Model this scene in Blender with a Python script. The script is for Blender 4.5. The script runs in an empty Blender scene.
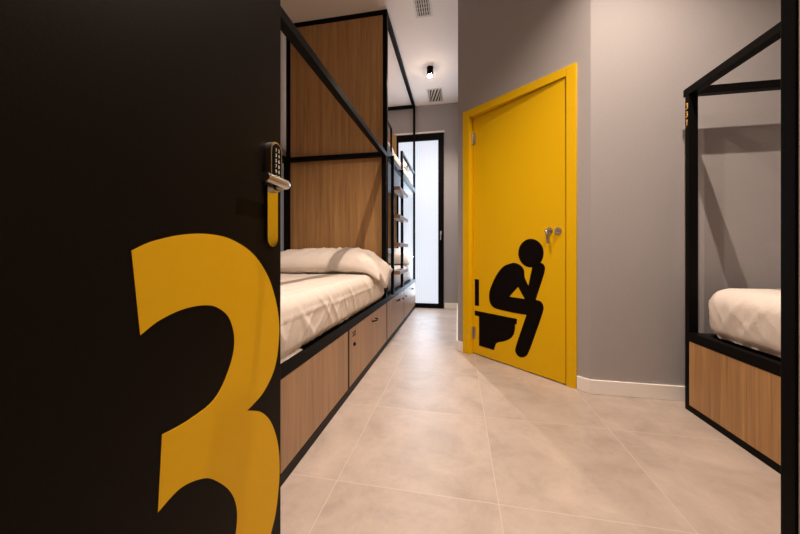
import bpy, bmesh, math, random
from mathutils import Vector, Matrix, noise
from mathutils.geometry import tessellate_polygon
random.seed(4)
S = bpy.context.scene
COL = S.collection
V = Vector

# ------------------------------------------------------------------ materials
def new_mat(name):
    m = bpy.data.materials.new(name); m.use_nodes = True
    nt = m.node_tree; b = nt.nodes['Principled BSDF']
    return m, nt, b
def nd(nt, t, **kw):
    n = nt.nodes.new(t)
    for k, v in kw.items(): setattr(n, k, v)
    return n
def simple(name, col, rough=.5, metal=0, bump=0, bscale=60, var=0, coat=0, spec=.5):
    m, nt, b = new_mat(name)
    b.inputs['Roughness'].default_value = rough; b.inputs['Metallic'].default_value = metal
    b.inputs['Coat Weight'].default_value = coat
    b.inputs['Specular IOR Level'].default_value = spec
    tc = nd(nt, 'ShaderNodeTexCoord')
    nz = nd(nt, 'ShaderNodeTexNoise'); nz.inputs['Scale'].default_value = bscale; nz.inputs['Detail'].default_value = 5
    nt.links.new(tc.outputs['Object'], nz.inputs['Vector'])
    rp = nd(nt, 'ShaderNodeValToRGB')
    c = V(col)
    rp.color_ramp.elements[0].position = .3; rp.color_ramp.elements[1].position = .7
    rp.color_ramp.elements[0].color = (*(c*(1-var)), 1); rp.color_ramp.elements[1].color = (*(c*(1+var)), 1)
    nt.links.new(nz.outputs['Fac'], rp.inputs['Fac']); nt.links.new(rp.outputs['Color'], b.inputs['Base Color'])
    if bump:
        bp = nd(nt, 'ShaderNodeBump'); bp.inputs['Strength'].default_value = bump; bp.inputs['Distance'].default_value = .002
        nt.links.new(nz.outputs['Fac'], bp.inputs['Height']); nt.links.new(bp.outputs['Normal'], b.inputs['Normal'])
    return m
def wood(name, c0, c1, rough=.45):
    m, nt, b = new_mat(name)
    tc = nd(nt, 'ShaderNodeTexCoord'); mp = nd(nt, 'ShaderNodeMapping')
    mp.inputs['Scale'].default_value = (22, 22, .7)
    nt.links.new(tc.outputs['Object'], mp.inputs['Vector'])
    n1 = nd(nt, 'ShaderNodeTexNoise'); n1.inputs['Scale'].default_value = 1.2; n1.inputs['Detail'].default_value = 8; n1.inputs['Roughness'].default_value = .65; n1.inputs['Distortion'].default_value = .6
    nt.links.new(mp.outputs[0], n1.inputs['Vector'])
    mp2 = nd(nt, 'ShaderNodeMapping'); mp2.inputs['Scale'].default_value = (140, 140, 3)
    nt.links.new(tc.outputs['Object'], mp2.inputs['Vector'])
    n2 = nd(nt, 'ShaderNodeTexNoise'); n2.inputs['Scale'].default_value = 1.5; n2.inputs['Detail'].default_value = 4
    nt.links.new(mp2.outputs[0], n2.inputs['Vector'])
    mx = nd(nt, 'ShaderNodeMath', operation='MULTIPLY_ADD'); mx.inputs[1].default_value = .35
    nt.links.new(n2.outputs['Fac'], mx.inputs[0]); nt.links.new(n1.outputs['Fac'], mx.inputs[2])
    rp = nd(nt, 'ShaderNodeValToRGB'); e = rp.color_ramp.elements
    e[0].position = .42; e[0].color = (*c0, 1); e[1].position = .9; e[1].color = (*c1, 1)
    nt.links.new(mx.outputs[0], rp.inputs['Fac']); nt.links.new(rp.outputs['Color'], b.inputs['Base Color'])
    bp = nd(nt, 'ShaderNodeBump'); bp.inputs['Strength'].default_value = .12; bp.inputs['Distance'].default_value = .001
    nt.links.new(mx.outputs[0], bp.inputs['Height']); nt.links.new(bp.outputs['Normal'], b.inputs['Normal'])
    b.inputs['Roughness'].default_value = rough
    return m
def emit(name, col, st):
    m, nt, b = new_mat(name)
    b.inputs['Base Color'].default_value = (*col, 1)
    b.inputs['Emission Color'].default_value = (*col, 1); b.inputs['Emission Strength'].default_value = st
    return m

M = {}
M['wall'] = simple('wall_paint', (.345, .322, .325), .85, bump=.25, bscale=90, var=.02)
M['wall_light'] = simple('wall_paint_pale', (.55, .50, .47), .85, bump=.25, bscale=90, var=.02)
M['ceil'] = simple('ceiling_paint', (.80, .74, .71), .9, bump=.1, bscale=60, var=.01)
M['base'] = simple('baseboard_white', (.86, .81, .77), .5)
M['black'] = simple('black_metal', (.005, .0045, .0043), .42, bump=.1, bscale=150, var=.1, spec=.16)
M['blackw'] = simple('black_carcass', (.012, .010, .0095), .5, bump=.1, bscale=150, var=.1)
M['leaf'] = simple('black_door_leaf', (.0095, .0066, .0046), .4, bump=.08, bscale=200, var=.12, spec=.17)
M['yellow'] = simple('yellow_lacquer', (.74, .44, .0), .5, bump=.05, bscale=40, var=.01, spec=.2)
M['yellowv'] = simple('yellow_vinyl', (.76, .43, .002), .55, var=.01, spec=.2)
M['vinyl'] = simple('black_vinyl', (.006, .004, .004), .6, spec=.12)
M['chrome'] = simple('brushed_steel', (.62, .58, .54), .12, metal=1, var=.03)
M['steel'] = simple('satin_steel', (.5, .46, .42), .3, metal=1, var=.05)
M['gold'] = simple('gold_vinyl', (.8, .45, .09), .4)
M['digit'] = simple('keypad_print', (.8, .78, .75), .5)
M['wood'] = wood('oak_panel', (.24, .115, .038), (.56, .315, .125))
M['wood2'] = wood('oak_front', (.23, .13, .066), (.47, .285, .16))
M['tread'] = wood('step_wood', (.16, .08, .04), (.3, .17, .09))
M['deck'] = simple('deck_board', (.20, .21, .25), .5, var=.05)
M['vent'] = simple('vent_white', (.62, .57, .54), .5)
M['slat'] = simple('vent_slat', (.5, .43, .34), .5)
M['slot'] = simple('vent_duct', (.01, .009, .008), .8)
M['lamp'] = emit('lamp_glow', (1, .82, .62), 120)
M['corr'] = simple('hall_wall', (.26, .20, .15), .8)

for k_ in ('black', 'blackw', 'leaf', 'vinyl'): M[k_].node_tree.nodes['Principled BSDF'].inputs['IOR'].default_value = 1.22
# window pane: frosted daylight with faint curtain folds
m, nt, b = new_mat('daylit_frosted_glass')
tc = nd(nt, 'ShaderNodeTexCoord'); wv = nd(nt, 'ShaderNodeTexWave'); wv.bands_direction = 'X'
wv.inputs['Scale'].default_value = 9; wv.inputs['Distortion'].default_value = 1.2; wv.inputs['Detail'].default_value = 2; wv.inputs['Detail Scale'].default_value=.4
nt.links.new(tc.outputs['Object'], wv.inputs['Vector'])
rp = nd(nt, 'ShaderNodeValToRGB'); rp.color_ramp.elements[0].color = (.74, .82, 1, 1); rp.color_ramp.elements[1].color = (.90, .94, 1, 1)
nt.links.new(wv.outputs['Fac'], rp.inputs['Fac']); nt.links.new(rp.outputs['Color'], b.inputs['Emission Color'])
b.inputs['Base Color'].default_value = (.25, .27, .3, 1); b.inputs['Emission Strength'].default_value = .82
b.inputs['Roughness'].default_value = .4
M['pane'] = m

# floor tiles 60 x 60
m, nt, b = new_mat('porcelain_tiles')
tc = nd(nt, 'ShaderNodeTexCoord'); mp = nd(nt, 'ShaderNodeMapping')
mp.inputs['Location'].default_value = (.4596+6, -1.1665+6.0, 0)
nt.links.new(tc.outputs['Object'], mp.inputs['Vector'])
br = nd(nt, 'ShaderNodeTexBrick'); br.offset = 0; br.squash = 1
br.inputs['Scale'].default_value = 1; br.inputs['Brick Width'].default_value = .6; br.inputs['Row Height'].default_value = .6
br.inputs['Mortar Size'].default_value = .0016; br.inputs['Mortar Smooth'].default_value = .1
br.inputs['Color1'].default_value = (0, 0, 0, 1); br.inputs['Color2'].default_value = (1, 1, 1, 1); br.inputs['Mortar'].default_value = (.5, .5, .5, 1)
nt.links.new(mp.outputs[0], br.inputs['Vector'])
# per-tile shift of the cloud pattern
sc = nd(nt, 'ShaderNodeVectorMath', operation='SCALE'); sc.inputs['Scale'].default_value = 7
nt.links.new(br.outputs['Color'], sc.inputs[0])
ad = nd(nt, 'ShaderNodeVectorMath', operation='ADD'); nt.links.new(tc.outputs['Object'], ad.inputs[0]); nt.links.new(sc.outputs[0], ad.inputs[1])
n1 = nd(nt, 'ShaderNodeTexNoise'); n1.inputs['Scale'].default_value = 4.2; n1.inputs['Detail'].default_value = 9; n1.inputs['Roughness'].default_value = .62; n1.inputs['Distortion'].default_value = .5
nt.links.new(ad.outputs[0], n1.inputs['Vector'])
n2 = nd(nt, 'ShaderNodeTexNoise'); n2.inputs['Scale'].default_value = 20; n2.inputs['Detail'].default_value = 10; n2.inputs['Roughness'].default_value = .7; n2.inputs['Distortion'].default_value = 1.5
nt.links.new(ad.outputs[0], n2.inputs['Vector'])
mm = nd(nt, 'ShaderNodeMath', operation='MULTIPLY_ADD'); mm.inputs[1].default_value = .32
nt.links.new(n2.outputs['Fac'], mm.inputs[0]); nt.links.new(n1.outputs['Fac'], mm.inputs[2])
rp = nd(nt, 'ShaderNodeValToRGB'); e = rp.color_ramp.elements
e[0].position = .40; e[0].color = (.335, .272, .232, 1); e[1].position = .90; e[1].color = (.52, .43, .373, 1)
nt.links.new(mm.outputs[0], rp.inputs['Fac'])
mx = nd(nt, 'ShaderNodeMix', data_type='RGBA'); mx.inputs[7].default_value = (.55, .465, .40, 1)
nt.links.new(br.outputs['Fac'], mx.inputs[0]); nt.links.new(rp.outputs['Color'], mx.inputs[6])
nt.links.new(mx.outputs[2], b.inputs['Base Color'])
bp = nd(nt, 'ShaderNodeBump'); bp.inputs['Strength'].default_value = .25; bp.inputs['Distance'].default_value = .002; bp.invert = True
nt.links.new(br.outputs['Fac'], bp.inputs['Height']); nt.links.new(bp.outputs['Normal'], b.inputs['Normal'])
b.inputs['Roughness'].default_value = .42
M['tile'] = m

# cotton
def cotton(name, col, s1=5):
    m, nt, b = new_mat(name)
    b.inputs['Roughness'].default_value = .85; b.inputs['Base Color'].default_value = (*col, 1)
    b.inputs['Sheen Weight'].default_value = .15
    tc = nd(nt, 'ShaderNodeTexCoord')
    mp = nd(nt, 'ShaderNodeMapping'); mp.inputs['Rotation'].default_value = (.2, .1, .5); mp.inputs['Scale'].default_value = (1, 2.2, 1)
    nt.links.new(tc.outputs['Object'], mp.inputs['Vector'])
    n1 = nd(nt, 'ShaderNodeTexNoise'); n1.inputs['Scale'].default_value = s1; n1.inputs['Detail'].default_value = 6; n1.inputs['Distortion'].default_value = 1.6
    n1.inputs['Roughness'].default_value = .5
    nt.links.new(mp.outputs[0], n1.inputs['Vector'])
    bp = nd(nt, 'ShaderNodeBump'); bp.inputs['Strength'].default_value = .35; bp.inputs['Distance'].default_value = .012
    nt.links.new(n1.outputs['Fac'], bp.inputs['Height']); nt.links.new(bp.outputs['Normal'], b.inputs['Normal'])
    return m
M['sheet'] = cotton('white_cotton', (.72, .645, .585))
M['case'] = cotton('white_pillowcase', (.77, .69, .63), 7)

# ------------------------------------------------------------------ helpers
def link(name, me, mat, parent=None, mtx=None):
    o = bpy.data.objects.new(name, me); COL.objects.link(o)
    if mat: me.materials.append(M[mat] if isinstance(mat, str) else mat)
    if parent: o.parent = parent
    if mtx is not None: o.matrix_local = mtx
    return o
def obj(name, bm, mat, parent=None, mtx=None, smooth=None):
    me = bpy.data.meshes.new(name)
    bmesh.ops.recalc_face_normals(bm, faces=bm.faces)
    bm.to_mesh(me); bm.free()
    if smooth is not None:
        for p in me.polygons: p.use_smooth = True
        if smooth < 3.1:
            me.set_sharp_from_angle(angle=smooth)
    return link(name, me, mat, parent, mtx)
def box(bm, x0, x1, y0, y1, z0, z1, bev=0):
    r = bmesh.ops.create_cube(bm, size=1)
    vs = r['verts']
    for v in vs:
        v.co = V((x0 if v.co.x < 0 else x1, y0 if v.co.y < 0 else y1, z0 if v.co.z < 0 else z1))
    if bev:
        es = list({e for v in vs for e in v.link_edges})
        bmesh.ops.bevel(bm, geom=es, offset=bev, segments=2, affect='EDGES', profile=.5)
def B(*bs, bev=0):
    bm = bmesh.new()
    for b_ in bs: box(bm, *b_, bev=bev)
    return bm
def cyl(bm, p0, p1, r0, r1=None, seg=20):
    r1 = r0 if r1 is None else r1
    p0, p1 = V(p0), V(p1); d = p1-p0
    mt = Matrix.Translation((p0+p1)/2) @ d.to_track_quat('Z', 'Y').to_matrix().to_4x4()
    bmesh.ops.create_cone(bm, cap_ends=True, segments=seg, radius1=r0, radius2=r1, depth=d.length, matrix=mt)
def tube(bm, pts, r, seg=12):
    pts = [V(p) for p in pts]; rings = []
    up = None
    for i, p in enumerate(pts):
        t = (pts[min(i+1, len(pts)-1)]-pts[max(i-1, 0)]).normalized()
        if up is None: up = t.orthogonal().normalized()
        up = (up - t*up.dot(t)).normalized(); s = t.cross(up)
        rings.append([bm.verts.new(p+(up*math.cos(a)+s*math.sin(a))*r) for a in [2*math.pi*k/seg for k in range(seg)]])
    for a, b_ in zip(rings, rings[1:]):
        for k in range(seg): bm.faces.new((a[k], a[(k+1) % seg], b_[(k+1) % seg], b_[k]))
    bm.faces.new(rings[0]); bm.faces.new(rings[-1][::-1])
def prism(bm, loops, o, u, v, n, t):
    """flat outline (u,v) with holes, thickness t along n"""
    o, u, v, n = V(o), V(u), V(v), V(n)
    tri = tessellate_polygon([[V((a, c, 0)) for a, c in L] for L in loops])
    flat = [p for L in loops for p in L]
    lo = [bm.verts.new(o+u*a+v*c) for a, c in flat]; hi = [bm.verts.new(o+u*a+v*c+n*t) for a, c in flat]
    for a, c, d in tri:
        try: bm.faces.new((hi[a], hi[c], hi[d])); bm.faces.new((lo[d], lo[c], lo[a]))
        except ValueError: pass
    k = 0
    for L in loops:
        m_ = len(L)
        for i in range(m_):
            j = (i+1) % m_
            bm.faces.new((lo[k+i], lo[k+j], hi[k+j], hi[k+i]))
        k += m_
def smooth_loop(pts, n=8):
    """closed Catmull-Rom; points with a third value are sharp corners"""
    N = len(pts); out = []
    P = [V(p[:2]) for p in pts]; C = [len(p) > 2 for p in pts]
    for i in range(N):
        a, b_ = P[i], P[(i+1) % N]
        pa = a-(b_-a)*0 if C[i] else P[i-1]
        pd = b_ if C[(i+1) % N] else P[(i+2) % N]
        ta = (b_-pa)*.5 if not C[i] else (b_-a)*.6
        tb = (pd-a)*.5 if not C[(i+1) % N] else (b_-a)*.6
        for k in range(n):
            s = k/n; h1 = 2*s**3-3*s**2+1; h2 = s**3-2*s**2+s; h3 = -2*s**3+3*s**2; h4 = s**3-s**2
            q = a*h1+ta*h2+b_*h3+tb*h4; out.append((q.x, q.y))
    return out
def text_mesh(name, txt, size, mat, parent, o, u, v, n, spacing=1.0, ext=.0004):
    c = bpy.data.curves.new(name, 'FONT'); c.body = txt; c.size = size; c.extrude = ext
    c.align_x = 'CENTER'; c.align_y = 'CENTER'; c.space_line = spacing; c.offset = size*.012
    t = bpy.data.objects.new('tmp', c); COL.objects.link(t)
    me = bpy.data.meshes.new_from_object(t); me.name = name
    bpy.data.objects.remove(t); bpy.data.curves.remove(c)
    u, v, n = V(u), V(v), V(n)
    mt = Matrix.Translation(V(o)) @ Matrix((u, v, n)).transposed().to_4x4()
    me.transform(mt); me.materials.clear()
    return link(name, me, mat, parent)
def thing(name, label, cat, loc=(0, 0, 0), group=None, rz=0):
    o = bpy.data.objects.new(name, None); COL.objects.link(o); o.empty_display_size = .1
    o.location = loc; o.rotation_euler.z = rz
    o['label'] = label; o['category'] = cat
    if group: o['group'] = group
    return o
def tag(o, label, cat, group=None):
    o['label'] = label; o['category'] = cat
    if group: o['group'] = group
    return o
def struct(name, bm, mat, mtx=None):
    o = obj(name, bm, mat, None, mtx); o['kind'] = 'structure'; return o
def dup(root, **kw):
    r = root.copy(); COL.objects.link(r)
    for k, v in kw.items():
        if k == 'loc': r.location = v
        else: r[k] = v
    for ch in root.children:
        c = ch.copy(); COL.objects.link(c); c.parent = r
        for g in ch.children:
            d = g.copy(); COL.objects.link(d); d.parent = c
    return r

# ------------------------------------------------------------------ room shell
H = 3.17                       # ceiling height
XL, XR, YF, YN = -1.745, 2.26, 4.98, -.02
f = struct('floor', B((-2.2, 2.6, -1.6, 5.3, -.1, 0)), 'tile')
c = struct('ceiling', B((-2.2, 2.6, -1.6, 5.3, H, H+.1)), 'ceil')
struct('wall_left', B((XL-.1, XL, -.12, 5.1, 0, H)), 'wall_light')
struct('wall_right', B((XR, XR+.1, -.12, 2.3, 0, H)), 'wall')
WX0, WX1, WZ = -.98, -.215, 2.72       # glazed door opening
struct('wall_far', B((XL, WX0, YF, YF+.12, 0, H), (WX1, .1, YF, YF+.12, 0, H), (WX0, WX1, YF, YF+.12, WZ, H)), 'wall')
struct('wall_corridor', B((0, .1, 2.96, YF, 0, H)), 'wall')
struct('wall_back', B((.815, XR, 2.19, 2.29, 0, H)), 'wall')
# slanted wall carrying the yellow door; local x runs along the wall, local y into the wall
P0 = V((0, 2.908, 0)); P1 = V((.815, 2.19, 0))
dd = (P1-P0); WL = dd.length; dd.normalize(); nn = V((-dd.y, dd.x, 0)); AW = math.atan2(dd.y, dd.x)
MW = Matrix.Translation(P0) @ Matrix.Rotation(AW, 4, 'Z')
struct('wall_slanted', B((0, .07, 0, .12, 0, H), (1.003, WL, 0, .12, 0, H), (.07, 1.003, 0, .12, 2.10, H)), 'wall', MW)
# entrance side
struct('wall_entrance', B((.60, XR, YN-.1, YN, 0, H), (XL, -.58, YN-.1, YN, 0, H)), 'wall_light')
struct('wall_pier', B((.362, .60, YN-.1, .423, 0, H)), 'wall_light')
struct('wall_hall', B((-2.1, 2.5, -1.5, -1.4, 0, H), (-2.1, -2.0, -1.4, -.12, 0, H), (2.4, 2.5, -1.4, -.12, 0, H)), 'corr')
struct('trim_entrance', B((.36, .602, .4235, .4405, 0, H), bev=.001), 'black')

# baseboards (bevelled top edge)
def baseboard(name, x0, x1, y0, y1, mtx=None):
    o = struct(name, B((x0, x1, y0, y1, 0, .088), bev=.003), 'base', mtx); return o
baseboard('baseboard_corridor', -.014, 0, 2.92, YF)
baseboard('baseboard_slanted_left', -.005, .064, -.014, 0, MW)
baseboard('baseboard_slanted_right', 1.008, WL+.004, -.014, 0, MW)
baseboard('baseboard_back', .812, XR, 2.176, 2.19)
baseboard('baseboard_far', WX1+.01, -.014, YF-.014, YF)

# ------------------------------------------------------------------ window_1: glazed door at the end of the aisle
w = thing('window_1', 'tall black framed glazed door with bright frosted panes at the end of the aisle', 'window')
w['kind'] = 'structure'
fy0, fy1 = YF-.02, YF+.06
obj('window_frame', B((WX0, WX0+.05, fy0, fy1, 0, WZ), (WX1-.085, WX1, fy0, fy1, 0, WZ), (WX0+.05, WX1-.085, fy0, fy1, WZ-.10, WZ), (WX0+.05, WX1-.085, fy0, fy1, 0, .07), bev=.003), 'black', w)
obj('window_pane', B((WX0+.045, WX1-.08, YF+.02, YF+.03, .065, WZ-.095)), 'pane', w)
bm = B((WX1-.056, WX1-.03, fy0-.012, fy0, 1.14, 1.20), bev=.002); tube(bm, [(WX1-.043, fy0-.01, 1.18), (WX1-.043, fy0-.05, 1.18), (WX1-.043, fy0-.055, 1.16), (WX1-.043, fy0-.055, 1.06)], .008)
obj('window_handle', bm, 'steel', w)
obj('head_cap', B((WX0-.01, WX1+.015, YF-.03, YF, WZ+.005, WZ+.03), bev=.002), 'base', w)
w['category'] = 'window'

# ------------------------------------------------------------------ door_2: yellow bathroom door (local frame of the slanted wall)
d2 = thing('door_2', 'yellow bathroom door with a black seated figure pictogram on the slanted wall', 'door')
d2['kind'] = 'structure'; d2.matrix_world = MW
bm = B((.067, .137, -.014, .015, 0, 2.105), (.943, 1.006, -.014, .015, 0, 2.105), (.139, .941, -.013, .015, 2.043, 2.105), bev=.002)
for a in [(.074, .137, .015, .12, 0, 2.10), (.943, 1.0, .015, .12, 0, 2.10), (.137, .943, .015, .12, 2.043, 2.10),
          (.137, .15, .085, .12, 0, 2.043), (.93, .943, .065, .12, 0, 2.043), (.15, .93, .085, .12, 2.03, 2.043)]:
    box(bm, *a, bev=.001)
obj('door_frame', bm, 'yellow', d2)
# leaf: hinge side sits deeper in the frame than the lock side
La, Lb = V((.141, .034, 0)), V((.9365, -.006, 0))
ld = (Lb-La).normalized(); ln = V((-ld.y, ld.x, 0)); LW = (Lb-La).length
ML = Matrix.Translation(La) @ Matrix(((ld.x, ln.x, 0), (ld.y, ln.y, 0), (0, 0, 1))).to_4x4()
leaf = obj('door_leaf', B((0, LW, 0, .04, .008, 2.038), bev=.0015), 'yellow', d2, ML)
def hinge(z):
    bm = B((-.004, .030, -.002, 0, z-.052, z+.052), (-.016, -.004, -.030, .0, z-.052, z+.052), bev=.0006)
    cyl(bm, (-.001, -.006, z-.047), (-.001, -.006, z+.047), .0065)
    for k in (-.03, -.01, .01, .03): cyl(bm, (.020, -.0035, z+k), (.020, -.002, z+k), .0035, seg=10)
    obj('hinge', bm, 'steel', leaf, None, .7)
hinge(1.86); hinge(.185)
# lever and cylinder lock
CXY = 2.908
def px_s(x, y):
    """photo pixel -> (s, z) on the slanted wall plane"""
    q = (x-395)*.198+318; r = (x-458)/q
    s = CXY*r/(dd.x-r*dd.y); Y = CXY+s*dd.y
    return s, .89+(251-y)/(.981*q/Y)
def on_leaf(x, y):
    s, z = px_s(x, y)
    # the leaf plane is a little behind the wall plane: slide along the sight line
    P = V((s*dd.x, CXY+s*dd.y, z)); cam = V((0, 0, .89)); D = (P-cam).normalized()
    MM = (MW @ ML).inverted(); a = MM @ cam; b_ = MM @ P; k = a.y/(a.y-b_.y); q = a+(b_-a)*k
    return q.x, q.z
sx, sz = on_leaf(549.5, 231)
bm = bmesh.new(); cyl(bm, (sx, 0, sz), (sx, -.006, sz), .024, seg=28); cyl(bm, (sx, -.005, sz), (sx, -.048, sz), .010)
tube(bm, [(sx, -.044, sz), (sx+.006, -.047, sz-.012), (sx+.012, -.047, sz-.04), (sx+.016, -.047, sz-.085)], .0085)
obj('door_handle', bm, 'steel', leaf, None, .7)
lx, lz = on_leaf(558.3, 231)
bm = bmesh.new(); cyl(bm, (lx, 0, lz), (lx, -.008, lz), .025, .023, seg=28); cyl(bm, (lx, -.008, lz), (lx, -.014, lz), .010)
box(bm, lx-.003, lx+.003, -.018, -.013, lz-.008, lz+.008)
obj('cylinder_lock', bm, 'steel', leaf, None, .7)
# pictogram
def pic(name, loops, n=8):
    LL = []
    for L in loops:
        pts = [(*on_leaf(460+p[0]/3.56, 220+p[1]/3.56), *([1] if len(p) > 2 else [])) for p in L]
        LL.append(smooth_loop(pts, n))
    bm = bmesh.new(); prism(bm, LL, (0, -.0001, 0), (1, 0, 0), (0, 0, 1), (0, -1, 0), .0012)
    return obj(name, bm, 'vinyl', leaf)
head = [(253+45*math.cos(a), 118+51*math.sin(a)) for a in [2*math.pi*k/20 for k in range(20)]]
pic('pictogram_head', [head], 3)
bod = [(176, 156), (195, 153), (215, 161), (228, 178), (231, 205), (244, 234, 1), (258, 168), (270, 155, 1), (286, 152), (299, 160), (302, 182), (281, 250), (270, 284, 1), (287, 290), (297, 306), (294, 332),
       (262, 425), (243, 474), (230, 487), (212, 487), (199, 472), (200, 448), (237, 338, 1), (180, 328), (128, 315), (110, 300), (104, 275), (108, 245), (128, 200), (152, 168)]
pic('pictogram_body', [bod, [(207, 238, 1), (231, 281, 1), (176, 273, 1)]])
pic('pictogram_cistern', [[(53, 210, 1), (68, 212, 1), (68, 306, 1), (53, 304, 1)]], 1)
pic('pictogram_bowl', [[(53, 322, 1), (203, 352, 1), (202, 372, 1), (196, 371, 1), (196, 388), (190, 410), (176, 424), (155, 432), (140, 434), (129, 439, 1), (121, 463, 1), (68, 447, 1), (68, 343, 1), (53, 339, 1)]], 5)

# ------------------------------------------------------------------ door_1: black entrance leaf, opened against the left side
d1 = thing('door_1', 'black entrance door standing open with a large yellow number 3', 'door')
d1['kind'] = 'structure'
LX = -.49
d1.location = (LX-.045, -.02, 0)
def L1(bm, name, mat, par, smooth=None):
    bm.transform(Matrix.Translation((-(LX-.045), .02, 0))); return obj(name, bm, mat, par, None, smooth)
lf = L1(B((LX-.045, LX, -.015, .8165, .006, 3.0), bev=.0012), 'door_leaf', 'leaf', d1)
def on_d1(x, y):
    q = (x-395)*.198+318; r = (x-458)/q; Y = LX/r
    return Y, .89+(251-y)/(.981*q/Y)
up_ = [(53, 52, 1), (90, 36), (140, 25), (185, 24), (225, 34), (262, 60), (288, 102), (302, 155), (304, 200), (297, 250), (278, 292), (250, 324, 1), (274, 327), (291, 345), (302, 380), (305, 420), (303, 460), (298, 500), (290, 534)]
lo_ = [(230, 534), (232, 490), (220, 460), (192, 441), (168, 441), (135, 457), (98, 497, 1), (105, 365, 1), (150, 340), (195, 303), (220, 250), (228, 205), (220, 168), (200, 149), (175, 145), (140, 152), (100, 171), (68, 196, 1)]
f3 = lambda p: (*on_d1(100+p[0]/1.7, 220+p[1]/1.7), *([1] if len(p) > 2 else []))
pts = [f3(p) for p in up_] + [(.735, .08), (.67, .045), (.58, .03), (.47, .05), (.38, .095, 1), (.40, .235, 1), (.48, .185), (.55, .175), (.60, .198)] + [f3(p) for p in lo_]
bm = bmesh.new(); prism(bm, [smooth_loop(pts, 8)], (LX, 0, 0), (0, 1, 0), (0, 0, 1), (1, 0, 0), .0008)
L1(bm, 'number_decal', 'yellowv', lf)
# long plate with keypad
PY, w2 = .7655, .0235
def stadium(y, z0, z1, hw, n=10):
    return [(y+hw*math.cos(math.pi*k/n), z1-hw+hw*math.sin(math.pi*k/n)) for k in range(n+1)] + [(y-hw*math.cos(math.pi*k/n), z0+hw-hw*math.sin(math.pi*k/n)) for k in range(n+1)]
z0, z1 = .901, 1.175
bm = bmesh.new(); prism(bm, [stadium(PY, z0, z1, w2)], (LX, 0, 0), (0, 1, 0), (0, 0, 1), (1, 0, 0), .008)
bmesh.ops.bevel(bm, geom=[e for e in bm.edges if all(abs(v.co.x-LX-.008) < 1e-5 for v in e.verts) and len(e.link_faces) == 2 and e.calc_face_angle(0) > .5], offset=.0015, segments=2, affect='EDGES')
pl = L1(bm, 'lock_plate', 'chrome', lf, .6)
bm = bmesh.new(); prism(bm, [stadium(PY, 1.045, 1.178, w2+.0015)], (LX, 0, 0), (0, 1, 0), (0, 0, 1), (1, 0, 0), .019)
L1(bm, 'keypad_housing', 'steel', lf, .6)
bm = bmesh.new(); prism(bm, [stadium(PY, 1.050, 1.173, w2-.0035)], (LX+.019, 0, 0), (0, 1, 0), (0, 0, 1), (1, 0, 0), .002)
kp = L1(bm, 'keypad', 'black', lf, .6)
text_mesh('keypad_digits', '1  2\n3  4\n5  6\n7  8\n9  0\nC  E', .0125, 'digit', kp, (LX+.0215-(LX-.045), PY+.02, 1.120), (0, 1, 0), (0, 0, 1), (1, 0, 0), 1.12)
bm = bmesh.new(); zh = 1.063
cyl(bm, (LX+.008, PY, zh), (LX+.014, PY, zh), .0195, seg=28)
tube(bm, [(LX+.010, PY, zh), (LX+.042, PY, zh), (LX+.048, PY-.002, zh), (LX+.050, PY-.010, zh), (LX+.050, PY-.098, zh+.001)], .0112, 18)
L1(bm, 'lever_handle', 'steel', lf, .8)

# ------------------------------------------------------------------ soft goods
def soft_box(x0, x1, y0, y1, z0, z1, r, res, disp):
    bm = bmesh.new()
    def face(fn, a, b_):
        na, nb = max(2, int(a/res)), max(2, int(b_/res))
        g = [[bm.verts.new(fn(i/na, j/nb)) for j in range(nb+1)] for i in range(na+1)]
        for i in range(na):
            for j in range(nb): bm.faces.new((g[i][j], g[i+1][j], g[i+1][j+1], g[i][j+1]))
    X, Y, Z = x1-x0, y1-y0, z1-z0
    for z in (z0, z1): face(lambda u, v: (x0+X*u, y0+Y*v, z), X, Y)
    for x in (x0, x1): face(lambda u, v: (x, y0+Y*u, z0+Z*v), Y, Z)
    for y in (y0, y1): face(lambda u, v: (x0+X*u, y, z0+Z*v), X, Z)
    bmesh.ops.remove_doubles(bm, verts=bm.verts, dist=res*.05)
    for v in bm.verts:
        p = v.co; c = V((min(max(p.x, x0+r), x1-r), min(max(p.y, y0+r), y1-r), min(max(p.z, z0), z1-r)))
        d = p-c
        if d.length > 1e-6:
            n = d.normalized(); v.co = c+n*r if p.z > z0+1e-4 else V((c.x+ (n.x*r if abs(d.x)>1e-6 else 0), c.y+(n.y*r if abs(d.y)>1e-6 else 0), p.z))
    bmesh.ops.recalc_face_normals(bm, faces=bm.faces); bm.normal_update()
    mv = [(v, disp(v.co.copy(), v.normal.copy())) for v in bm.verts]
    for v, d in mv: v.co += d
    return bm
def fbm(p, s, seed=0):
    q = V((p.x*s+seed, p.y*s, p.z*s)); return noise.fractal(q, .9, 2.1, 4)
def ridge(v, w): return math.exp(-(v/w)**2)
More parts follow.
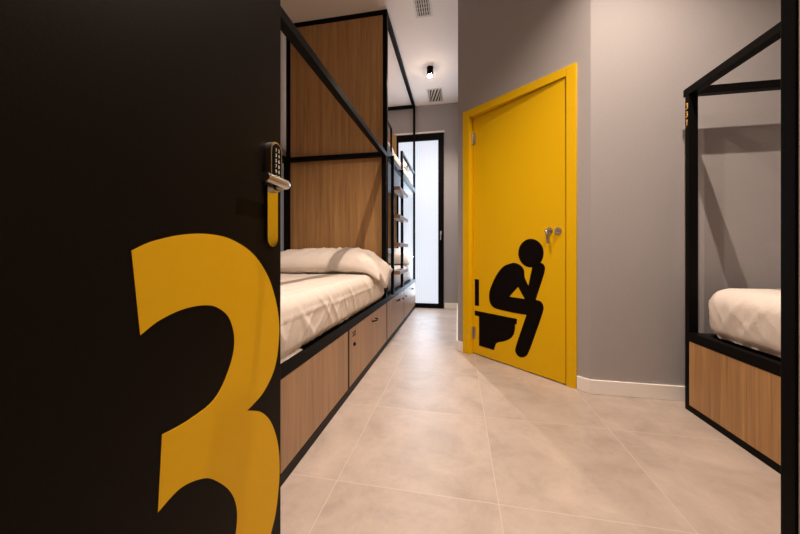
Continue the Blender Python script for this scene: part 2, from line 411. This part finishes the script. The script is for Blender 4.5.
def sheet_disp(side, zt, zb, seed, amp=1, seam=1):
    def f(p, n):
        h = (p.z-zb)/(zt-zb); top = max(0, n.z); s = max(abs(n.x), abs(n.y))*(1 if h > .02 else 0)
        hn = V((n.x, n.y, 0)); hn = hn.normalized() if hn.length > .2 else V((0, 0, 0))
        t = p.y if abs(n.x) > abs(n.y) else p.x
        out = V((0, 0, 0))
        env = math.sin(math.pi*min(1, max(0, h*.85+.05)))
        k = noise.noise(V((t*3.0+p.z*2.2+seed, p.z*1.3, seed)))
        out += hn*(.012*k*env*amp)
        # sharp pulled creases running diagonally down to the tuck
        c = noise.noise(V((t*5.5+p.z*4.5+seed*3, p.z*1.2, 1.7)))
        out += hn*(.0075*ridge(c, .06)*env*amp)
        c = noise.noise(V((t*9-p.z*6+seed*5, p.z*2.0, 4.1)))
        out += hn*(.004*ridge(c, .06)*env*amp)
        # gathers at the tuck
        if h < .35: out += hn*(.006*(.35-h)/.35*noise.noise(V((t*22+seed, p.z*4, 0)))*2)
        # belly over the rail and tuck under
        out += hn*(.014*env)
        if h < .16: out -= hn*(.022*((.16-h)/.16))
        if s > .6 and seam: out += hn*(.0055*ridge(p.z-(zt-.085-.008*math.sin(t*4)), .005))
        if top > .3:
            c = noise.noise(V((p.x*1.8, p.y*1.1+seed, 0))); out.z += .006*c*top
            c = noise.noise(V((p.x*3.5+seed, p.y*2.4-p.x*2, 3))); out.z += .0035*ridge(c, .06)*top
        return out
    return f
def mattress(name, label, x0, x1, y0, y1, z0, z1, seed, res=.018, group=None, rr=.055):
    bm = soft_box(x0, x1, y0, y1, z0, z1, rr, res, sheet_disp(1, z1, z0, seed, 1, rr < .08))
    o = obj(name, bm, 'sheet', None, None, 3.14)
    tag(o, label, 'mattress', group); return o
def pillow(name, label, cx, cy, cz, lx, ly, th, rx=0, rz=0, droop=0, seed=0, group=None):
    bm = bmesh.new(); n = 56; G = {}
    for side in (1, -1):
        for i in range(n+1):
            for j in range(n+1):
                u, v = -1+2*i/n, -1+2*j/n
                if side == -1 and (i in (0, n) or j in (0, n)): continue
                e = (max(0, 1-abs(u)**4.5))**.55*(max(0, 1-abs(v)**2.6))**.6
                pin = 1-.05*(1-u*u)*abs(v) ; pin2 = 1-.05*(1-v*v)*abs(u)
                x, y = u*lx/2*pin2, v*ly/2*pin
                cr = (abs(u*v))
                wr = .010*noise.noise(V((x*5+seed, y*9, side)))+.016*cr*noise.noise(V((math.atan2(y, x)*6+seed, side, seed)))+.006*noise.noise(V((x*16, y*9+seed, side*3)))
                z = side*(th/2*e*(1.0 if side > 0 else .75))+wr*min(1, e*2)
                c1 = noise.noise(V((x*4+y*5+seed, y*3-x*2, side*2.0))); z += .009*ridge(c1, .07)*min(1, e*2)
                c1 = noise.noise(V((x*7-y*4+seed, y*5, side*5.0))); z += .009*ridge(c1, .07)*min(1, e*2)
                if droop and x > lx*.20:
                    t = (x-lx*.20); z -= droop*t*t*(1+.5*math.sin(y*14+1)); x -= t*t*.25; z += .018*noise.noise(V((y*14, t*5, seed)))*min(1, t*6)
                G[(side, i, j)] = bm.verts.new((x, y, z))
    def g(s, i, j):
        return G.get((s, i, j)) or G[(1, i, j)]
    for side in (1, -1):
        for i in range(n):
            for j in range(n):
                q = [g(side, i, j), g(side, i+1, j), g(side, i+1, j+1), g(side, i, j+1)]
                bm.faces.new(q if side == 1 else q[::-1])
    o = obj(name, bm, 'case', None, None, 3.14)
    o.location = (cx, cy, cz); o.rotation_euler = (rx, 0, rz)
    tag(o, label, 'pillow', group); return o

# ------------------------------------------------------------------ bed frames
FX = -.655; BX = -1.695; T = .042
def lockset(door, y, z, num=None, x=FX):
    bm = bmesh.new(); cyl(bm, (x, y, z), (x+.004, y, z), .013, seg=20); cyl(bm, (x+.004, y, z), (x+.010, y, z), .008, seg=16)
    obj('lock', bm, 'black', door, None, .7)
def pull(door, y, z, x=FX):
    bm = bmesh.new()
    tube(bm, [(x, y-.055, z), (x+.016, y-.05, z+.001), (x+.024, y-.03, z), (x+.026, y, z-.003), (x+.024, y+.03, z), (x+.016, y+.05, z+.001), (x, y+.055, z)], .0055)
    obj('handle', bm, 'black', door, None, .8)
def front(root, name, y0, y1, x=FX, s=1, z0=.047, z1=.402):
    a, b_ = (x-.018, x-.001) if s > 0 else (x+.001, x+.018)
    return obj(name, B((a, b_, y0, y1, z0, z1), bev=.001), 'wood2' if s > 0 else 'wood', root)
def rl(root, name, *b_, mat='black', bev=.0015): return obj(name, B(b_, bev=bev), mat, root)

# near left bed
Y0, Y1 = .92, 2.92
bed = thing('single_bed', 'black tube single bed with oak storage front beside the open black door', 'bed')
ZT = 1.815
for (x, y) in ((FX-T, Y1-T), (BX, Y1-T), (FX-T, Y0), (BX, Y0)):
    rl(bed, 'post', x, x+T, y, y+T, .456, ZT-T)
rl(bed, 'top_rail', FX-T, FX, Y0, Y1, ZT-T+.0003, ZT)
rl(bed, 'top_rail', BX, BX+T, Y0, Y1, ZT-T+.0003, ZT)
rl(bed, 'crossbar', BX+T+.0005, FX-T-.0005, Y1-T, Y1, ZT-T, ZT)
rl(bed, 'crossbar', BX+T+.0005, FX-T-.0005, Y0, Y0+T, ZT-T, ZT)
rl(bed, 'wall_stub', XL+.001, BX-.0005, Y1-T, Y1, ZT-T, ZT)
rl(bed, 'side_rail', FX-.05, FX, Y0, Y1, .404, .455)
obj('storage_box', B((BX, FX-.02, Y0, Y1, 0, .403), (BX, FX-.051, Y0, Y1, .4035, .452), (FX-.0195, FX, Y0, Y1, 0, .044), bev=.001), 'blackw', bed)
bm = B((FX-.0195, FX-.0005, 1.846, 1.866, .0445, .4035), (FX-.0195, FX-.0005, Y1-.012, Y1, .0445, .4035), (FX-.0195, FX-.0005, Y0, Y0+.03, .0445, .4035))
bm.free()
for b_ in [(FX-.0195, FX-.0005, 1.846, 1.866, .0445, .4035), (FX-.0195, FX-.0005, Y1-.012, Y1, .0445, .4035), (FX-.0195, FX-.0005, Y0, Y0+.03, .0445, .4035)]: obj('divider', B(b_), 'black', bed)
front(bed, 'front_panel', Y0+.033, 1.843)
fd = front(bed, 'locker_door', 1.869, Y1-.014)
pull(fd, 2.44, .345); lockset(fd, 1.955, .292)
text_mesh('locker_number', '332', .046, 'vinyl', fd, (FX-.0006, 1.956, .358), (0, 1, 0), (0, 0, 1), (1, 0, 0))
mattress('mattress', 'made mattress in a creamy white sheet on the near left bed', BX+.02, -.673, Y0+.05, Y1-.05, .458, .70, 3.1, res=.010)
pillow('pillow', 'long white pillow drooping over the edge of the near left bed', -1.12, 2.64, .787, 1.12, .50, .24, rx=.10, droop=1.5, seed=2.3)

# bunk bed
Z0b, Y2, Y3 = .456, 2.922, 4.955
bk = thing('bunk_bed', 'ceiling-high black framed bunk bed with oak end panel and ladder', 'bed')
ZC = H-.002
for (x, y) in ((FX-T, Y2+.001), (BX, Y2+.001), (FX-T*.8, Y3-T*.8), (BX, Y3-T)):
    t_ = T if y < 4 or x < -1 else T*.8
    rl(bk, 'post', x, x+t_, y, y+t_, .456, ZC-T-.0005)
rl(bk, 'top_rail', FX-T, FX, Y2, Y3, ZC-T, ZC)
rl(bk, 'top_rail', BX, BX+T, Y2, Y3, ZC-T, ZC)
rl(bk, 'crossbar', BX+T+.0005, FX-T-.0005, Y2, Y2+T, ZC-T, ZC)
rl(bk, 'crossbar', BX+T+.0005, FX-T-.0005, Y3-T, Y3, ZC-T, ZC)
obj('end_panel', B((BX+T+.001, FX-T-.001, Y2+.008, Y2+.03, .457, ZC-T-.001), bev=.001), 'wood', bk)
obj('far_panel', B((BX+T+.001, -.955, Y3-.028, Y3-.006, .457, 2.72), bev=.001), 'wood', bk)
rl(bk, 'side_rail', FX-.05, FX, Y2, Y3, .404, .455)
obj('storage_box', B((BX, FX-.02, Y2, Y3, 0, .403), (BX, FX-.051, Y2, Y3, .4035, .452), (FX-.0195, FX, Y2, Y3, 0, .044), bev=.001), 'blackw', bk)
for b_ in [(FX-.0195, FX-.0005, Y2, Y2+.010, .0445, .4035), (FX-.0195, FX-.0005, 3.885, 3.895, .0445, .4035), (FX-.0195, FX-.0005, Y3-.01, Y3, .0445, .4035)]: obj('divider', B(b_), 'black', bk)
fa = front(bk, 'locker_door', Y2+.012, 3.882); pull(fa, 3.47, .345); lockset(fa, 3.80, .315)
fb = front(bk, 'locker_door', 3.898, Y3-.012); pull(fb, 4.55, .345); lockset(fb, 4.02, .315)
obj('upper_deck', B((BX+.002, FX-.043, Y2+T+.003, Y3-.035, 1.80, 1.855), bev=.001), 'deck', bk)
rl(bk, 'deck_rail', FX-.042, FX, Y2+T+.002, Y3-T*.8-.001, 1.80, 1.86)
# guards
bm = bmesh.new()
for b_ in [(FX-.018, FX, 2.966, 3.165, 2.122, 2.14), (FX-.018, FX, 3.147, 3.165, 1.861, 2.1215), (FX-.018, FX, 2.966, 3.1465, 1.861, 1.879)]: box(bm, *b_)
obj('guard_rail', bm, 'black', bk)
obj('guard_rail', B((FX-.036, FX-.006, 3.83, Y3-.035, 2.085, 2.115), (FX-.036, FX-.006, 3.83, 3.86, 1.861, 2.084)), 'black', bk)
# ladder
ld_ = obj('ladder', B((FX+.001, FX+.031, 3.09, 3.118, .458, 1.835), (FX+.001, FX+.031, 3.64, 3.668, .458, 1.835), (FX+.001, FX+.031, 3.119, 3.639, .458, .475), bev=.001), 'black', bk)
for z in (.672, .955, 1.238, 1.52):
    obj('tread', B((FX+.002, FX+.088, 3.12, 3.638, z-.018, z+.018), bev=.002), 'tread', ld_)
mattress('mattress', 'white made mattress on the lower bunk behind the ladder', BX+.03, -.71, Y2+.06, Y3-.06, .458, .69, 8.7, .025)
pillow('pillow', 'white pillow at the far end of the lower bunk', -1.12, 4.62, .79, .95, .5, .25, rx=.2, seed=5, droop=.7)
mattress('mattress', 'white made mattress on the upper bunk behind the guard rails', BX+.03, -.700, Y2+.06, Y3-.06, 1.858, 2.02, 12.2, .025)
pillow('pillow', 'white pillow at the far end of the upper bunk', -1.12, 4.62, 2.10, .9, .5, .22, rx=.15, seed=9)

# right bed
RX, RB, R0, R1 = 1.26, 2.22, .46, 2.098
rb = thing('single_bed', 'black tube single bed with oak base panel against the grey back wall', 'bed')
ZR = 1.805
for (x, y) in ((RX, R1-T), (RB-T, R1-T), (RX, R0), (RB-T, R0)):
    rl(rb, 'post', x, x+.045 if x == RX else x+T, (y if y < 1 else y-.003), (y+T if y < 1 else y+.027), .0 if x == RX else .44, ZR-T)
pst = [o for o in rb.children if o.name.startswith('post')][0]
rl(rb, 'top_rail', RX, RX+T, R0, R1, ZR-T+.0003, ZR)
rl(rb, 'top_rail', RB-T, RB, R0, R1, ZR-T+.0003, ZR)
rl(rb, 'crossbar', RX+T+.0005, RB-T-.0005, R1-T, R1, ZR-T, ZR)
rl(rb, 'crossbar', RX+T+.0005, RB-T-.0005, R0, R0+T, ZR-T, ZR)
rl(rb, 'side_rail', RX, RX+.05, R0+T+.001, R1-T-.001, .388, .438)
rl(rb, 'floor_rail', RX, RX+.02, R0+T+.001, R1-T-.001, 0, .034)
obj('storage_box', B((RX+.021, RB, R0+T+.001, R1-T-.001, 0, .387), (RX+.051, RB, R0+T+.001, R1-T-.001, .3875, .436), bev=.001), 'blackw', rb)
front(rb, 'front_panel', 1.10, R1-T-.004, x=RX, s=-1, z0=.0345, z1=.3875)
front(rb, 'front_panel', R0+T+.004, 1.085, x=RX, s=-1, z0=.0345, z1=.3875)
text_mesh('bed_number', '3\n3\n1', .046, 'gold', pst, (RX-.0003, R1-T+.012, 1.655), (0, -1, 0), (0, 0, 1), (-1, 0, 0), 1.0)
mattress('mattress', 'made mattress in a white sheet on the right bed', RX+.047, RB-.05, R0+.06, R1-.085, .442, .70, 21.4, .014, rr=.085)

# ------------------------------------------------------------------ ceiling fixtures
def spot(x, y, e, size=130, rad=.010):
    t = thing('ceiling_spotlight', 'small black ceiling spotlight lit at the end of the aisle', 'light', (x, y, H))
    bm = bmesh.new(); n = 28
    cyl(bm, (0, 0, -.012), (0, 0, -.0005), .042, seg=28)
    prof = [(.040, -.012), (.040, -.095), (.034, -.095), (.030, -.085), (0.0, -.085)]
    rings = [[bm.verts.new((r*math.cos(2*math.pi*k/n), r*math.sin(2*math.pi*k/n), z)) for k in range(n)] for r, z in prof[:-1]]
    for a, b_ in zip(rings, rings[1:]):
        for k in range(n): bm.faces.new((a[k], a[(k+1) % n], b_[(k+1) % n], b_[k]))
    bm.faces.new(rings[-1])
    obj('housing', bm, 'black', t, None, .7)
    bm = bmesh.new(); cyl(bm, (0, 0, -.084), (0, 0, -.112), .020, .030, seg=20)
    obj('bulb', bm, 'lamp', t, None, .7)
    l = bpy.data.lights.new('beam', 'SPOT'); l.energy = e; l.color = (1, .815, .67); l.spot_size = math.radians(size); l.spot_blend = 1; l.shadow_soft_size = rad
    lo = bpy.data.objects.new('beam', l); COL.objects.link(lo); lo.parent = t; lo.location = (0, 0, -.125)
    return t
s1 = spot(-.34, 3.96, 185)
for (x, y, e) in ((.93, 1.50, 215), (-.30, 1.05, 240)):
    t = spot(x, y, e)
    t['label'] = 'small black ceiling spotlight above the near part of the room'; t['group'] = 'spotlights above the near part of the room'

def vent(label, x0, x1, y0, y1, diag):
    t = thing('ceiling_vent', label, 'vent', ((x0+x1)/2, (y0+y1)/2, H))
    a, b_ = (x1-x0)/2, (y1-y0)/2; w_ = .018
    obj('frame', B((-a-w_, -a, -b_-w_, b_+w_, -.008, -.0005), (a, a+w_, -b_-w_, b_+w_, -.008, -.0005), (-a, a, -b_-w_, -b_, -.008, -.0005), (-a, a, b_, b_+w_, -.008, -.0005), bev=.0008), 'vent', t)
    obj('duct', B((-a, a, -b_, b_, -.0025, -.0006)), 'slot', t)
    bm = bmesh.new()
    if not diag:
        n = 6
        for k in range(n):
            x = -a+(k+.5)*2*a/n; box(bm, x-.005, x+.005, -b_, b_, -.0075, -.0028)
        for k in range(1, 9):
            y = -b_+k*2*b_/9; box(bm, -a, a, y-.002, y+.002, -.0055, -.0028)
    else:
        n = 4
        for k in range(-1, n+1):
            x = -a+(k+.5)*2*a/n; sh = -.045
            p = [(x-.011-sh, -b_), (x+.011-sh, -b_), (x+.011+sh, b_), (x-.011+sh, b_)]
            p = [(min(max(u, -a), a), v) for u, v in p]
            if abs(p[0][0]-p[1][0])+abs(p[2][0]-p[3][0]) < .004: continue
            prism(bm, [p], (0, 0, -.0075), (1, 0, 0), (0, 1, 0), (0, 0, 1), .0045)
    obj('slats', bm, 'slat', t)
    return t
vent('rectangular ceiling vent with narrow slats above the yellow door corner', -.385, -.258, 2.62, 3.07, False)
vent('small square ceiling vent with slanting slats behind the spotlight', -.42, -.232, 4.50, 4.86, True)

# ------------------------------------------------------------------ added fill in the hall behind the camera, and window daylight
def area(name, loc, rot, sx, sy, e, col):
    l = bpy.data.lights.new(name, 'AREA'); l.shape = 'RECTANGLE'; l.size = sx; l.size_y = sy; l.energy = e; l.color = col
    o = bpy.data.objects.new(name, l); COL.objects.link(o); o.location = loc; o.rotation_euler = rot; return o
area('hall_fill_light', (0, -.8, H-.02), (0, 0, 0), .8, .3, 9, (1, .75, .5))  # unseen warm fill, added to light the open black door leaf
area('window_daylight', ((WX0+WX1)/2, YF-.04, 1.4), (math.radians(-90), 0, 0), .55, 2.4, 24, (.70, .84, 1))
W = bpy.data.worlds.new('World'); S.world = W; W.use_nodes = True
W.node_tree.nodes['Background'].inputs[0].default_value = (.6, .7, .9, 1); W.node_tree.nodes['Background'].inputs[1].default_value = .3

# ------------------------------------------------------------------ camera
cam = bpy.data.cameras.new('camera'); cam.sensor_width = 36; cam.lens = 318/800*36; cam.clip_start = .02
cam.shift_x = 5/800; cam.shift_y = -16/800
co = bpy.data.objects.new('camera', cam); COL.objects.link(co)
co.location = (0, 0, .89); co.rotation_euler = (math.radians(90), 0, math.atan(.198))
S.camera = co
vs = S.view_settings
vs.view_transform = 'Standard'; vs.look = 'None'; vs.gamma = 1; vs.use_curve_mapping = False; vs.exposure = 0
